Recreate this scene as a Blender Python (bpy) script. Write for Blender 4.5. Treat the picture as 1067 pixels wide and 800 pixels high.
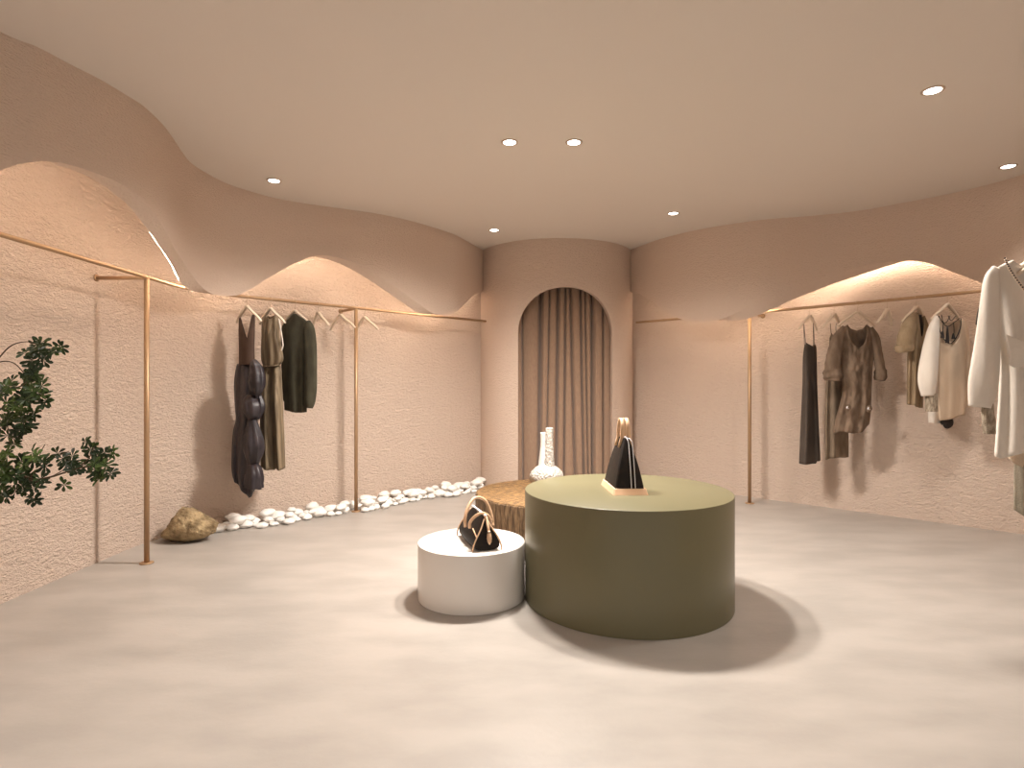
import bpy, bmesh, math, random
from mathutils import Vector, noise
random.seed(4)
for o in list(bpy.data.objects): bpy.data.objects.remove(o)
SC = bpy.context.scene; COL = SC.collection
PI = math.pi
F = 609.0            # focal length in pixels of the 1067 px wide frame
EYE = 1.30; CEIL = 3.02; RAILZ = 2.075

# ------------------------------------------------------------ camera, world, exposure
cd = bpy.data.cameras.new('camera'); cam = bpy.data.objects.new('camera', cd); COL.objects.link(cam)
cam.location = (0, 0, EYE); cam.rotation_euler = (PI/2, 0, 0)
cd.sensor_width = 36; cd.lens = F/1067*36; cd.clip_start = .05
SC.camera = cam
W = bpy.data.worlds.new('world'); SC.world = W; W.use_nodes = True
W.node_tree.nodes['Background'].inputs[0].default_value = (1.0, .93, .87, 1)
W.node_tree.nodes['Background'].inputs[1].default_value = .58
SC.view_settings.view_transform = 'Standard'; SC.view_settings.look = 'None'
SC.view_settings.exposure = 0.14; SC.view_settings.gamma = 1; SC.view_settings.use_curve_mapping = False
SPOT_W = 118.0; LED = 24.0
LAMP_COL = (1.0, .925, .85)

# ------------------------------------------------------------ helpers
def tag(o, label=None, cat=None, group=None, kind=None):
    if label: o['label'] = label
    if cat: o['category'] = cat
    if group: o['group'] = group
    if kind: o['kind'] = kind
    return o
def thing(name, label, cat, loc=(0,0,0), rotz=0, group=None):
    o = bpy.data.objects.new(name, None); COL.objects.link(o)
    o.empty_display_size = .1
    o.location = loc; o.rotation_euler = (0, 0, rotz)
    return tag(o, label, cat, group)
def obj(name, bm, m, parent=None, smooth=True, sol=0, label=None):
    me = bpy.data.meshes.new(name)
    bmesh.ops.recalc_face_normals(bm, faces=bm.faces[:]) if not sol else None
    bm.to_mesh(me); bm.free()
    if smooth:
        for p in me.polygons: p.use_smooth = True
    me.materials.append(m)
    o = bpy.data.objects.new(name, me); COL.objects.link(o)
    if parent: o.parent = parent
    if sol:
        md = o.modifiers.new('thick', 'SOLIDIFY'); md.thickness = sol; md.offset = 0
    if label: o['label'] = label
    return o
def autosmooth(o, ang=40):
    me = o.data
    bm = bmesh.new(); bm.from_mesh(me)
    for e in bm.edges:
        if len(e.link_faces) == 2 and e.calc_face_angle(0) > math.radians(ang): e.smooth = False
    bm.to_mesh(me); bm.free(); return o
def copy_tree(o, parent=None):
    c = o.copy(); COL.objects.link(c); c.parent = parent
    for ch in list(o.children): copy_tree(ch, c)
    return c
def interp(tab, x):
    if x <= tab[0][0]: return tab[0][1]
    for (a, va), (b, vb) in zip(tab, tab[1:]):
        if x <= b: return va + (vb-va)*(x-a)/(b-a)
    return tab[-1][1]
def sinterp(tab, x):          # smooth (Catmull-Rom in value) interpolation
    if x <= tab[0][0]: return tab[0][1]
    if x >= tab[-1][0]: return tab[-1][1]
    for i in range(len(tab)-1):
        if x <= tab[i+1][0]:
            x0, y0 = tab[i]; x1, y1 = tab[i+1]
            def sl(j):
                if j <= 0 or j >= len(tab)-1: 
                    a = max(0, j-1); b = min(len(tab)-1, j+1)
                else: a, b = j-1, j+1
                return (tab[b][1]-tab[a][1])/(tab[b][0]-tab[a][0])
            h = x1-x0; t = (x-x0)/h
            m0, m1 = sl(i)*h, sl(i+1)*h
            return (2*t**3-3*t*t+1)*y0+(t**3-2*t*t+t)*m0+(-2*t**3+3*t*t)*y1+(t**3-t*t)*m1
def catmull(pts, n=10):
    P = [Vector(p) for p in pts]; P = [2*P[0]-P[1]] + P + [2*P[-1]-P[-2]]
    out = []
    for i in range(1, len(P)-2):
        for k in range(n):
            t = k/n
            out.append(.5*((2*P[i])+(P[i+1]-P[i-1])*t+(2*P[i-1]-5*P[i]+4*P[i+1]-P[i+2])*t*t+(-P[i-1]+3*P[i]-3*P[i+1]+P[i+2])*t**3))
    out.append(P[-2]); return out
def tube(bm, pts, r, n=10, cap=True, flat=None, up=None):
    """sweep a round (or flat w x h) section along pts; r may be a list"""
    pts = [Vector(p) for p in pts]; rings = []
    prev = None
    for i, p in enumerate(pts):
        a = pts[max(0, i-1)]; b = pts[min(len(pts)-1, i+1)]
        t = (b-a).normalized()
        if up is not None: s = t.cross(Vector(up))
        elif prev is None:
            s = t.cross(Vector((0,0,1)))
            if s.length < .2: s = t.cross(Vector((0,1,0)))
        else: s = prev - t*prev.dot(t)
        s.normalize(); prev = s; u = s.cross(t).normalized()
        rr = r[i] if isinstance(r, (list, tuple)) else r
        ring = []
        if flat:
            w, h = flat
            for (x, y) in ((-w,-h),(-w,h),(w,h),(w,-h)): ring.append(bm.verts.new(p+s*x*rr+u*y*rr))
        else:
            for k in range(n):
                q = 2*PI*k/n; ring.append(bm.verts.new(p+s*math.cos(q)*rr+u*math.sin(q)*rr))
        rings.append(ring)
    m = len(rings[0])
    for a, b in zip(rings, rings[1:]):
        for k in range(m): bm.faces.new((a[k], a[(k+1)%m], b[(k+1)%m], b[k]))
    if cap:
        bm.faces.new(rings[0][::-1]); bm.faces.new(rings[-1])
    return rings
def lathe(bm, prof, n=64, c=(0,0,0), capb=True, capt=True):
    rings = []
    for r, z in prof:
        rings.append([bm.verts.new((c[0]+r*math.cos(2*PI*k/n), c[1]+r*math.sin(2*PI*k/n), c[2]+z)) for k in range(n)])
    for a, b in zip(rings, rings[1:]):
        for k in range(n): bm.faces.new((a[k], a[(k+1)%n], b[(k+1)%n], b[k]))
    if capb: bm.faces.new(rings[0][::-1])
    if capt: bm.faces.new(rings[-1])
def box(bm, x0, x1, y0, y1, z0, z1):
    v = [bm.verts.new(p) for p in ((x0,y0,z0),(x1,y0,z0),(x1,y1,z0),(x0,y1,z0),(x0,y0,z1),(x1,y0,z1),(x1,y1,z1),(x0,y1,z1))]
    for f in ((3,2,1,0),(4,5,6,7),(0,1,5,4),(1,2,6,5),(2,3,7,6),(3,0,4,7)): bm.faces.new([v[i] for i in f])

# ------------------------------------------------------------ materials
def mat(name, col, rough=.6, metal=0, spec=.5, col2=None, nscale=4, nmap=(1,1,1), bump=0, bscale=60, bmap=(1,1,1), bdist=.01, detail=4, sheen=0, ramp=(.35,.65), emit=None, bdistort=0):
    m = bpy.data.materials.new(name); m.use_nodes = True
    nt = m.node_tree; N = nt.nodes; L = nt.links; b = N['Principled BSDF']
    b.inputs['Base Color'].default_value = (*col, 1); b.inputs['Roughness'].default_value = rough
    b.inputs['Metallic'].default_value = metal; b.inputs['Specular IOR Level'].default_value = spec
    if sheen: b.inputs['Sheen Weight'].default_value = sheen
    if emit:
        b.inputs['Emission Color'].default_value = (*emit[0], 1); b.inputs['Emission Strength'].default_value = emit[1]
    tc = N.new('ShaderNodeTexCoord')
    def noi(scale, mp, det, dist=0):
        mpn = N.new('ShaderNodeMapping'); mpn.inputs['Scale'].default_value = mp
        L.new(tc.outputs['Object'], mpn.inputs[0])
        n = N.new('ShaderNodeTexNoise'); n.inputs['Scale'].default_value = scale; n.inputs['Detail'].default_value = det
        n.inputs['Distortion'].default_value = dist
        L.new(mpn.outputs[0], n.inputs['Vector']); return n
    if col2:
        n = noi(nscale, nmap, detail); r = N.new('ShaderNodeValToRGB')
        r.color_ramp.elements[0].position = ramp[0]; r.color_ramp.elements[1].position = ramp[1]
        r.color_ramp.elements[0].color = (*col, 1); r.color_ramp.elements[1].color = (*col2, 1)
        L.new(n.outputs['Fac'], r.inputs[0]); L.new(r.outputs[0], b.inputs['Base Color'])
    if bump:
        n = noi(bscale, bmap, 5, bdistort); bp = N.new('ShaderNodeBump')
        bp.inputs['Strength'].default_value = bump; bp.inputs['Distance'].default_value = bdist
        L.new(n.outputs['Fac'], bp.inputs['Height']); L.new(bp.outputs[0], b.inputs['Normal'])
    return m
PLA = (.72, .572, .470)
def plaster(name, col, big, small, r=.85):
    """crumpled hand-trowelled plaster: stretched wrinkles over a fine grain"""
    m = mat(name, col, r, spec=.15)
    nt = m.node_tree; N = nt.nodes; L = nt.links; b = N['Principled BSDF']
    tc = N.new('ShaderNodeTexCoord')
    mp = N.new('ShaderNodeMapping'); mp.inputs['Scale'].default_value = (1, 1, 2.3); L.new(tc.outputs['Object'], mp.inputs[0])
    n1 = N.new('ShaderNodeTexNoise'); n1.inputs['Scale'].default_value = 20; n1.inputs['Detail'].default_value = 5; n1.inputs['Distortion'].default_value = .9
    L.new(mp.outputs[0], n1.inputs['Vector'])
    n1.inputs['Roughness'].default_value = .62
    n2 = N.new('ShaderNodeTexNoise'); n2.inputs['Scale'].default_value = 55; n2.inputs['Detail'].default_value = 3
    L.new(mp.outputs[0], n2.inputs['Vector'])
    m2 = N.new('ShaderNodeMath'); m2.operation = 'MULTIPLY'; m2.inputs[1].default_value = small; L.new(n2.outputs['Fac'], m2.inputs[0])
    m1 = N.new('ShaderNodeMath'); m1.operation = 'MULTIPLY_ADD'; m1.inputs[1].default_value = big
    L.new(n1.outputs['Fac'], m1.inputs[0]); L.new(m2.outputs[0], m1.inputs[2])
    bp = N.new('ShaderNodeBump'); bp.inputs['Strength'].default_value = 1; bp.inputs['Distance'].default_value = .03
    L.new(m1.outputs[0], bp.inputs['Height']); L.new(bp.outputs[0], b.inputs['Normal'])
    return m
M = {}
M['wall'] = plaster('wall_plaster', PLA, 1.15, .40)
M['valance'] = plaster('valance_plaster', PLA, .22, .34)
M['column'] = plaster('column_plaster', PLA, .6, .4)
M['ceil'] = mat('ceiling_paint', (.76,.69,.62), .9, spec=.1)
M['floor'] = mat('floor_concrete', (.345,.314,.284), .36, spec=.4, col2=(.405,.368,.333), nscale=2.4, nmap=(.8,1.8,1), detail=12, ramp=(.38,.62), bump=.08, bscale=40)
M['brass'] = mat('brushed_brass', (.47,.305,.175), .5, metal=.7, bump=.05, bscale=200)
M['green'] = mat('olive_lacquer', (.155,.140,.078), .36, spec=.4)
M['white'] = mat('white_lacquer', (.77,.73,.68), .22, spec=.5)
M['woodtop'] = mat('stump_top', (.09,.045,.016), .65, col2=(.33,.185,.065), ramp=(.40,.60), nscale=14, nmap=(2,7,1), bump=.9, bscale=34, bmap=(1.5,9,1), detail=6)
M['bark'] = mat('stump_bark', (.085,.048,.022), .85, col2=(.25,.155,.078), ramp=(.40,.62), nscale=9, nmap=(7,7,.9), bump=.9, bscale=22, bmap=(4,4,.6), bdist=.02, detail=6)
M['crack'] = mat('wood_crack', (.03,.018,.01), .9)
M['ceramic'] = mat('white_ceramic', (.66,.62,.57), .6, bump=.5, bscale=55, bdist=.01)
M['ceramic_rough'] = mat('carved_ceramic', (.64,.60,.54), .7, bump=1, bscale=70, bmap=(1,1,.8), bdist=.04)
M['rock'] = mat('sandstone', (.16,.105,.05), .95, col2=(.46,.34,.19), nscale=11, bump=1, bscale=22, bdist=.06, detail=10, ramp=(.36,.62))
M['peb'] = mat('white_pebble', (.83,.80,.76), .55, col2=(.88,.85,.80), nscale=3, bump=.1, bscale=30)
M['peb2'] = mat('tan_pebble', (.50,.38,.29), .6, bump=.1, bscale=30)
M['curtain'] = mat('brown_curtain', (.31,.20,.135), .85, col2=(.35,.23,.155), nscale=60, nmap=(1,1,.3), sheen=.2)
M['bagblack'] = mat('black_canvas', (.012,.008,.006), .6, spec=.25, col2=(.03,.017,.01), nscale=25, ramp=(.5,.75), bump=.1, bscale=150)
M['tan'] = mat('tan_leather', (.72,.47,.29), .5, bump=.08, bscale=120)
M['zip'] = mat('white_zip', (.75,.74,.76), .4)
M['metal'] = mat('dark_buckle', (.05,.04,.03), .3, metal=.8)
M['hanger'] = mat('pale_beech', (.78,.64,.50), .5, bump=.05, bscale=30, bmap=(1,1,8))
M['hook'] = mat('hanger_wire', (.62,.48,.34), .35, metal=.9)
def fabric(name, c, c2, rough=.85, bs=90, b=.25, sheen=.15, spec=.3, nmap=(1,1,.4)):
    return mat(name, c, rough, spec=spec, col2=c2, nscale=14, nmap=nmap, bump=b, bscale=bs, bdist=.01)
M['navy'] = fabric('navy_satin', (.018,.014,.018), (.040,.030,.034), .45, 30, .35, .1, .5)
M['brownknit'] = fabric('brown_bodice', (.060,.036,.026), (.085,.052,.038), .8)
M['khaki'] = fabric('khaki_satin', (.105,.075,.045), (.24,.18,.115), .6, 30, .3, nmap=(3,3,.15))
M['olive'] = fabric('olive_knit', (.040,.035,.022), (.068,.062,.040), .95, 160, .5, .05)
M['slip'] = fabric('charcoal_crepe', (.062,.046,.036), (.080,.061,.048), .8)
M['linen'] = fabric('brown_linen', (.135,.090,.060), (.235,.165,.115), .95, 120, .6, .05)
M['linen2'] = fabric('taupe_linen', (.18,.13,.088), (.25,.185,.13), .95, 120, .4, .05)
M['tanf'] = fabric('sand_linen', (.24,.17,.10), (.34,.25,.16), .95, 120, .4, .05)
M['white_f'] = fabric('white_cotton', (.70,.63,.55), (.75,.68,.60), .9, 60, .15, .05)
M['cream_f'] = fabric('cream_linen', (.58,.44,.32), (.64,.50,.37), .9, 100, .25, .05)
M['dark_f'] = fabric('dark_cloth', (.02,.017,.015), (.04,.03,.028), .8)
M['grey_f'] = fabric('grey_knit', (.22,.17,.12), (.50,.42,.32), .9, 160, .8, .05, nmap=(6,6,2))
M['sage_f'] = fabric('sage_knit', (.26,.225,.165), (.36,.31,.235), .95, 140, .5, .05)
M['leaf'] = mat('leaf_green', (.012,.028,.007), .4, spec=.4, col2=(.10,.17,.03), nscale=7, ramp=(.48,.70))
M['twig'] = mat('twig_bark', (.09,.055,.03), .8, bump=.3, bscale=80)
M['pot'] = mat('clay_pot', (.45,.33,.25), .8, bump=.3, bscale=30)
M['soil'] = mat('soil', (.05,.035,.025), .95, bump=1, bscale=60)
M['trim'] = mat('lamp_trim', (.55,.42,.32), .45)
M['lens'] = mat('lamp_lens', (1,1,1), .5, emit=((1.0,.93,.85), 9))
M['led'] = mat('led_strip', (1,1,1), .5, emit=((1.0,.82,.64), LED))

# ------------------------------------------------------------ room shell
def strip_wall(name, path, z0, z1, th, side, m):
    """vertical wall of thickness th following path; side=+1: body lies to the left of the path"""
    bm = bmesh.new(); P = [Vector((p[0], p[1], 0)) for p in path]
    fr, bk = [], []
    for i, p in enumerate(P):
        t = (P[min(i+1, len(P)-1)]-P[max(i-1, 0)]).normalized(); n = Vector((-t.y, t.x, 0))*side
        q = p+n*th
        fr.append((bm.verts.new((p.x,p.y,z0)), bm.verts.new((p.x,p.y,z1)))); bk.append((bm.verts.new((q.x,q.y,z0)), bm.verts.new((q.x,q.y,z1))))
    for i in range(len(P)-1):
        bm.faces.new((fr[i][0], fr[i+1][0], fr[i+1][1], fr[i][1])); bm.faces.new((bk[i][0], bk[i][1], bk[i+1][1], bk[i+1][0]))
        bm.faces.new((fr[i][1], fr[i+1][1], bk[i+1][1], bk[i][1])); bm.faces.new((fr[i][0], bk[i][0], bk[i+1][0], fr[i+1][0]))
    for i in (0, -1): bm.faces.new((fr[i][0], fr[i][1], bk[i][1], bk[i][0]))
    return autosmooth(tag(obj(name, bm, m), kind='structure'))
def fillet(a, c, b, d, n=12):
    a, c, b = Vector(a), Vector(c), Vector(b)
    p = c+(a-c).normalized()*d; q = c+(b-c).normalized()*d
    return [p*(1-t)**2+c*2*t*(1-t)+q*t*t for t in [k/n for k in range(n+1)]]
WL = [(-3.02,-2.2),(-3.02,0),(-3.02,2.5)] + [tuple(v) for v in fillet((-3.02,2,0), (-3.02,4.98,0), (-.4,7.6,0), .42)] + [(-1.5,6.5),(-.395,7.605)]
WR = [(4.78,-2.2),(4.78,0),(4.78,2.5)] + [tuple(v) for v in fillet((4.78,2,0), (4.78,4.70,0), (1.6,7.88,0), .42)] + [(2.9,6.58),(1.59,7.89)]
strip_wall('wall_left', WL, 0, CEIL, .15, 1, M['wall'])
strip_wall('wall_right', WR, 0, CEIL, .15, -1, M['wall'])
bm = bmesh.new(); box(bm, -3.3, 5.0, -2.2, 9.2, -.1, 0); tag(obj('floor', bm, M['floor'], smooth=False), kind='structure')
bm = bmesh.new(); box(bm, -3.3, 5.0, -2.2, 9.2, CEIL, CEIL+.1); tag(obj('ceiling', bm, M['ceil'], smooth=False), kind='structure')

# round column with the arched opening
CX, CY, CR, CT = .577, 7.93, 1.04, .10
AX0, AX1, ATOP = -.055+.012, 1.19, 2.455
AXC = (AX0+AX1)/2; AHW = (AX1-AX0)/2*.88
AXC = .645; AHW = .572
def arch_z(x):
    u = min(1, abs(x-AXC)/AHW)
    return ATOP-AHW*.95*(1-math.sqrt(max(0, 1-u**2.2)))
bm = bmesh.new()
xs = []
a0 = math.asin((AXC-AHW-CX)/CR); a1 = math.asin((AXC+AHW-CX)/CR)
NA = 48
inn = [a0+(a1-a0)*(.5-.5*math.cos(PI*k/NA)) for k in range(NA+1)]
NO = 60
out = [a1+(2*PI+a0-a1)*k/NO for k in range(NO+1)]
def cp(a, r): return (CX+r*math.sin(a), CY-r*math.cos(a))
RI = CR-CT
def colring(angs, zlow):
    fo, fi = [], []
    for a, zl in zip(angs, zlow):
        x, y = cp(a, CR); 
        # reveal runs straight back (along y), so inner ring uses same x
        if len(angs) == NA+1 or a in (a0, a1) or abs(a-2*PI-a0) < 1e-6: xi, yi = x, CY-math.sqrt(RI*RI-(x-CX)**2)
        else: xi, yi = cp(a, RI)
        fo.append([bm.verts.new((x, y, zl+(CEIL-zl)*k/6)) for k in range(7)])
        fi.append([bm.verts.new((xi, yi, zl+(CEIL-zl)*k/6)) for k in range(7)])
    for i in range(len(angs)-1):
        for k in range(6):
            bm.faces.new((fo[i][k], fo[i+1][k], fo[i+1][k+1], fo[i][k+1]))
            bm.faces.new((fi[i][k], fi[i][k+1], fi[i+1][k+1], fi[i+1][k]))
        bm.faces.new((fo[i][0], fi[i][0], fi[i+1][0], fo[i+1][0]))
    return fo, fi
zin = [arch_z(cp(a, CR)[0]) for a in inn]
fo1, fi1 = colring(inn, zin)
fo2, fi2 = colring(out, [0]*len(out))
# jambs
spring = zin[0]
for (fo, fi) in ((fo2[0], fi2[0]), (fo2[-1], fi2[-1])):
    v = [bm.verts.new((fo[0].co.x, fo[0].co.y, z)) for z in (0, CEIL)] + [bm.verts.new((fi[0].co.x, fi[0].co.y, z)) for z in (CEIL, 0)]
    bm.faces.new(v)
autosmooth(tag(obj('wall_back', bm, M['column']), kind='structure'), 35)

# ------------------------------------------------------------ waved valances hanging from the ceiling
def ray(px, y):  D = F*(CEIL-EYE)/(400-y); D = min(D, 9.26/(1+(px-533.5)/F)); return ((px-533.5)/F*D, D)
TOPL = [(0,33),(37.5,48.4),(75,68),(103,82),(131,98.7),(150,111),(168.7,128.7),(180,143.5),(191,160),(200,170.5),(215.6,180.6),(234,190.2),(253,197),(281,205),(309,210.6),(350,216.5),(395,223),(432,231.2),(470,243),(484,250),(505,261.5)]
TOPR = [(663.5,257.8),(687.5,249.2),(715.6,241.9),(743.7,236.4),(785,230.2),(809,227.6),(850,224.5),(899,219.8),(935.6,214),(972,206.5),(1013,196.5),(1067,181.5)]
# bottom edges (front arris), as (px along the ray, py)
BOTL = [(0,178),(18,171.5),(45,168),(74,172),(101,181),(123.7,191),(144,204),(157,218),(170,237),(184,262),(202,289),(213.7,302),(225,307),(243.7,308),(255,304.7),(272,294.4),(296,280),(313,271.5),(325,267.4),(334,266.3),(345,266.9),(365,272),(384,280.5),(402,292),(425,308),(440,319),(451,326.5),(466,328.4),(475.6,324.7),(485,316),(494,307),(505,303)]
BOTR = [(663.5,304.5),(680,314.3),(691,323),(703,330),(716,334),(735,335),(752,332),(771,324),(789,315),(825,300),(854,290),(885,280.5),(912,274.5),(941,271.5),(966.5,274),(992,283),(1028,296.5),(1067,308)]
def valance(name, plan, zfun, side, th, shift, m, led_label):
    pts = catmull([(x, y, 0) for x, y in plan], 10)
    n = len(pts); fr = []; bk = []; s = 0; S = []
    for i, p in enumerate(pts):
        if i: s += (p-pts[i-1]).length
        S.append(s)
    Z = [zfun(p, i) for i, p in enumerate(pts)]
    tab = list(zip(S, Z))
    bm = bmesh.new(); NZ = 8; backpts = []
    for i, p in enumerate(pts):
        t = (pts[min(i+1, n-1)]-pts[max(i-1, 0)]).normalized(); nn = Vector((-t.y, t.x, 0))*side
        q = p+nn*th
        zb = interp(tab, min(max(S[i]+shift, 0), S[-1]))
        fr.append([bm.verts.new((p.x, p.y, Z[i]+(CEIL-Z[i])*k/NZ)) for k in range(NZ+1)])
        bk.append([bm.verts.new((q.x, q.y, zb+(CEIL-zb)*k/NZ)) for k in range(NZ+1)])
        backpts.append((q, nn, zb))
    for i in range(n-1):
        for k in range(NZ):
            bm.faces.new((fr[i][k], fr[i+1][k], fr[i+1][k+1], fr[i][k+1])); bm.faces.new((bk[i][k], bk[i][k+1], bk[i+1][k+1], bk[i+1][k]))
        bm.faces.new((fr[i][0], bk[i][0], bk[i+1][0], fr[i+1][0])); bm.faces.new((fr[i][NZ], fr[i+1][NZ], bk[i+1][NZ], bk[i][NZ]))
    for e in (0, -1):
        for k in range(NZ): bm.faces.new((fr[e][k], fr[e][k+1], bk[e][k+1], bk[e][k]))
    o = autosmooth(tag(obj(name, bm, m), kind='structure'), 35)
    # LED profile glued to the back of the valance just above its waved edge
    bm = bmesh.new()
    ring = []
    for q, nn, zb in backpts[(14 if plan[0][1] > 5 else 2):-3]:
        a = q+nn*.001; b = q+nn*.014; z0 = zb+.02; z1 = zb+.05
        ring.append([bm.verts.new((v.x, v.y, z)) for v, z in ((a,z0),(b,z0),(b,z1),(a,z1))])
    for u, v in zip(ring, ring[1:]):
        for k in range(4): bm.faces.new((u[k], u[(k+1)%4], v[(k+1)%4], v[k]))
    bm.faces.new(ring[0]); bm.faces.new(ring[-1][::-1])
    tag(obj('light_strip', bm, M['led']), led_label, 'light strip')
planL = [(-2.84,-2.1),(-2.84,-1.0),(-2.86,.4),(-2.82,1.3),(-2.66,2.3)] + [ray(x, y) for x, y in TOPL]
planR = [(1.47,7.60)] + [ray(x, y) for x, y in TOPR] + [(4.30,4.1),(4.33,3.3),(4.3,2.2),(4.33,1.0),(4.3,-1.0),(4.33,-2.1)]
def zL(p, i):
    if p.y > 2.80: px = 533.5+F*p.x/p.y; return EYE+(400-sinterp(BOTL, px))*p.y/F
    return 2.20+.14*math.cos((p.y-2.9)*2.2)
def zR(p, i):
    if p.y > 4.70: px = 533.5+F*p.x/p.y; return EYE+(400-sinterp(BOTR, px))*p.y/F
    return 2.22-.20*math.cos((p.y-4.6)*2.0)
valance('trim_1', planL, zL, 1, .07, .16, M['valance'], 'glowing strip light hidden behind the waved fascia of the left wall')
valance('trim_2', planR, zR, 1, .06, -.30, M['valance'], 'glowing strip light hidden behind the waved fascia of the right wall')

# ------------------------------------------------------------ downlights
def downlight(x, y, label, power=1.0, ang=70, blend=.9):
    t = thing('downlight', label, 'ceiling light', (x, y, CEIL), 0, 'recessed round ceiling downlights')
    bm = bmesh.new(); lathe(bm, [(.045,-.001),(.045,-.005),(.055,-.007),(.061,-.004),(.061,-.001)], 32, capb=False, capt=False)
    obj('trim_ring', bm, M['trim'], t)
    bm = bmesh.new(); lathe(bm, [(.0445,-.0045),(.0445,-.001)], 32); obj('lens', bm, M['lens'], t, smooth=False)
    l = bpy.data.lights.new('downlight_lamp', 'SPOT'); l.energy = SPOT_W*power; l.color = LAMP_COL
    l.spot_size = math.radians(ang); l.spot_blend = blend; l.shadow_soft_size = .14
    lo = bpy.data.objects.new('downlight_lamp', l); COL.objects.link(lo); lo.parent = t; lo.location = (0,0,-.02)
def dl(px, py): D = F*(CEIL-EYE)/(400-py); return (px-533.5)/F*D, D
for px, py, lab, pw in ((285.5,188,'round downlight above the left rail, nearest the hanging dresses',1.0),
        (515,239.5,'small round downlight just in front of the round column',.7),
        (531,148,'round downlight, left one of the close pair at the middle of the ceiling',1.7),
        (598,148,'round downlight, right one of the close pair at the middle of the ceiling',1.5),
        (701.5,222,'round downlight right of the column near the right fascia',.8),
        (972,94,'large looking round downlight at upper right, nearest to the viewer',1.0),
        (1050.5,173,'round downlight at the right edge above the white blouses',1.2)):
    x, y = dl(px, py); wide = py == 148
    downlight(x, y, lab, pw*(3.1 if wide else 1.5 if py == 94 else .45), 166 if wide else 140 if py == 94 else 72, .80 if wide else .6 if py == 94 else .9)
for x, y, lab in ((-1.6,1.4,'round downlight over the near left floor'),(1.4,.9,'round downlight over the near right floor'),(0,-.9,'round downlight over the shop entrance')):
    downlight(x, y, lab, 1.0, 110, .8)

# ------------------------------------------------------------ clothes rails
def railL():
    a = fillet((-2.65,2,0), (-2.65,4.90,0), (-.4,7.15,0), .42)
    return [(-2.65,-.6),(-2.65,1.2),(-2.65,3.0)] + [(v.x, v.y) for v in a] + [(-1.59,5.96),(-.325,7.225)]
RL = railL()
RR = [(v.x, v.y) for v in catmull([(1.568,7.372,0),(2.0,6.94,0),(2.6,6.345,0),(3.1,5.83,0),(3.62,5.24,0),(3.95,4.80,0),(4.12,4.35,0),(4.17,3.8,0),(4.17,3.2,0)], 6)]
RRN = [(2.83,3.20),(2.83,1.2)]
def rack(name, label, path, posts, group=None):
    t = thing(name, label, 'clothes rail', (posts[0][0], posts[0][1], 0))
    ox, oy = posts[0][0], posts[0][1]
    bm = bmesh.new(); tube(bm, [(x-ox, y-oy, RAILZ) for x, y in path], .0145, 12); obj('rail', bm, M['brass'], t)
    for (x, y, wx, wy) in posts:
        bm = bmesh.new(); tube(bm, [(x-ox, y-oy, 0.004), (x-ox, y-oy, RAILZ-.010)], .018, 16); obj('post', bm, M['brass'], t)
        bm = bmesh.new(); lathe(bm, [(.046,0),(.046,.006),(.042,.009),(.018,.010)], 24, (x-ox, y-oy, 0)); obj('base_plate', bm, M['brass'], t)
        if wx is not None:
            d = Vector((wx-x, wy-y, 0)); 
            bm = bmesh.new(); tube(bm, [(x-ox, y-oy, RAILZ-.006), (wx-ox, wy-oy, RAILZ-.006)], .014, 12); b = obj('wall_bracket', bm, M['brass'], t)
            dn = d.normalized(); bm = bmesh.new()
            tube(bm, [(wx-ox-dn.x*.008, wy-oy-dn.y*.008, RAILZ-.006), (wx-ox-dn.x*.001, wy-oy-dn.y*.001, RAILZ-.006)], .026, 20); obj('wall_flange', bm, M['brass'], b)
    return t
rack('clothes_rail', 'long bent brass clothes rail on slim posts along the left wall', RL, [(-2.65,4.24,-3.018,4.24),(-1.59,5.96,-1.813,6.183),(-2.65,1.2,-3.018,1.2)])
rack('clothes_rail', 'long brass clothes rail on slim posts along the right wall', RR, [(2.585,6.36,2.843,6.618),(4.17,3.4,4.778,3.4)])
rack('clothes_rail', 'short brass clothes rail at the right edge carrying the large white blouse', RRN, [(2.83,2.6,None,None),(2.83,1.4,None,None)])

# where the ray through px meets a rail in plan
def on_rail(path, px):
    t = (px-533.5)/F
    for (x0, y0), (x1, y1) in zip(path, path[1:]):
        a = x0-t*y0; b = x1-t*y1
        if a*b <= 0 and max(y0, y1) > 2.5:
            k = a/(a-b); return x0+(x1-x0)*k, y0+(y1-y0)*k
    raise ValueError(px)

# ------------------------------------------------------------ hangers
def make_hanger(label):
    t = thing('clothes_hanger', label, 'hanger', group=None)
    bm = bmesh.new()
    for s in (-1, 1):
        pts = catmull([(s*.0,0,-.082),(s*.03,0,-.100),(s*.09,.004,-.140),(s*.15,.012,-.178),(s*.20,.022,-.222)], 5)
        tube(bm, pts, [1.0-.35*i/(len(pts)-1) for i in range(len(pts))], flat=(.009,.017), up=(0,1,0))
    obj('arms', bm, M['hanger'], t)
    bm = bmesh.new(); pts = []
    for k in range(15):
        a = math.radians(-70+ (250)*k/14)
        pts.append((.0185*math.cos(a)*1, 0, .0185*math.sin(a)+.0))
    pts = [(0,0,-.085),(0,0,-.05),(.002,0,-.032)] + pts[1:]
    tube(bm, pts, .0024, 6); obj('hook', bm, M['hook'], t)
    return t
H0 = make_hanger('x'); H_used = False
def hanger(x, y, yaw, label, sx=1.0, group=None):
    global H_used
    h = copy_tree(H0) if H_used else H0; H_used = True
    h.location = (x, y, RAILZ); h.rotation_euler = (0, 0, yaw); h.scale = (sx, 1, 1)
    h['label'] = label
    if group: h['group'] = group
    return h

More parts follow.
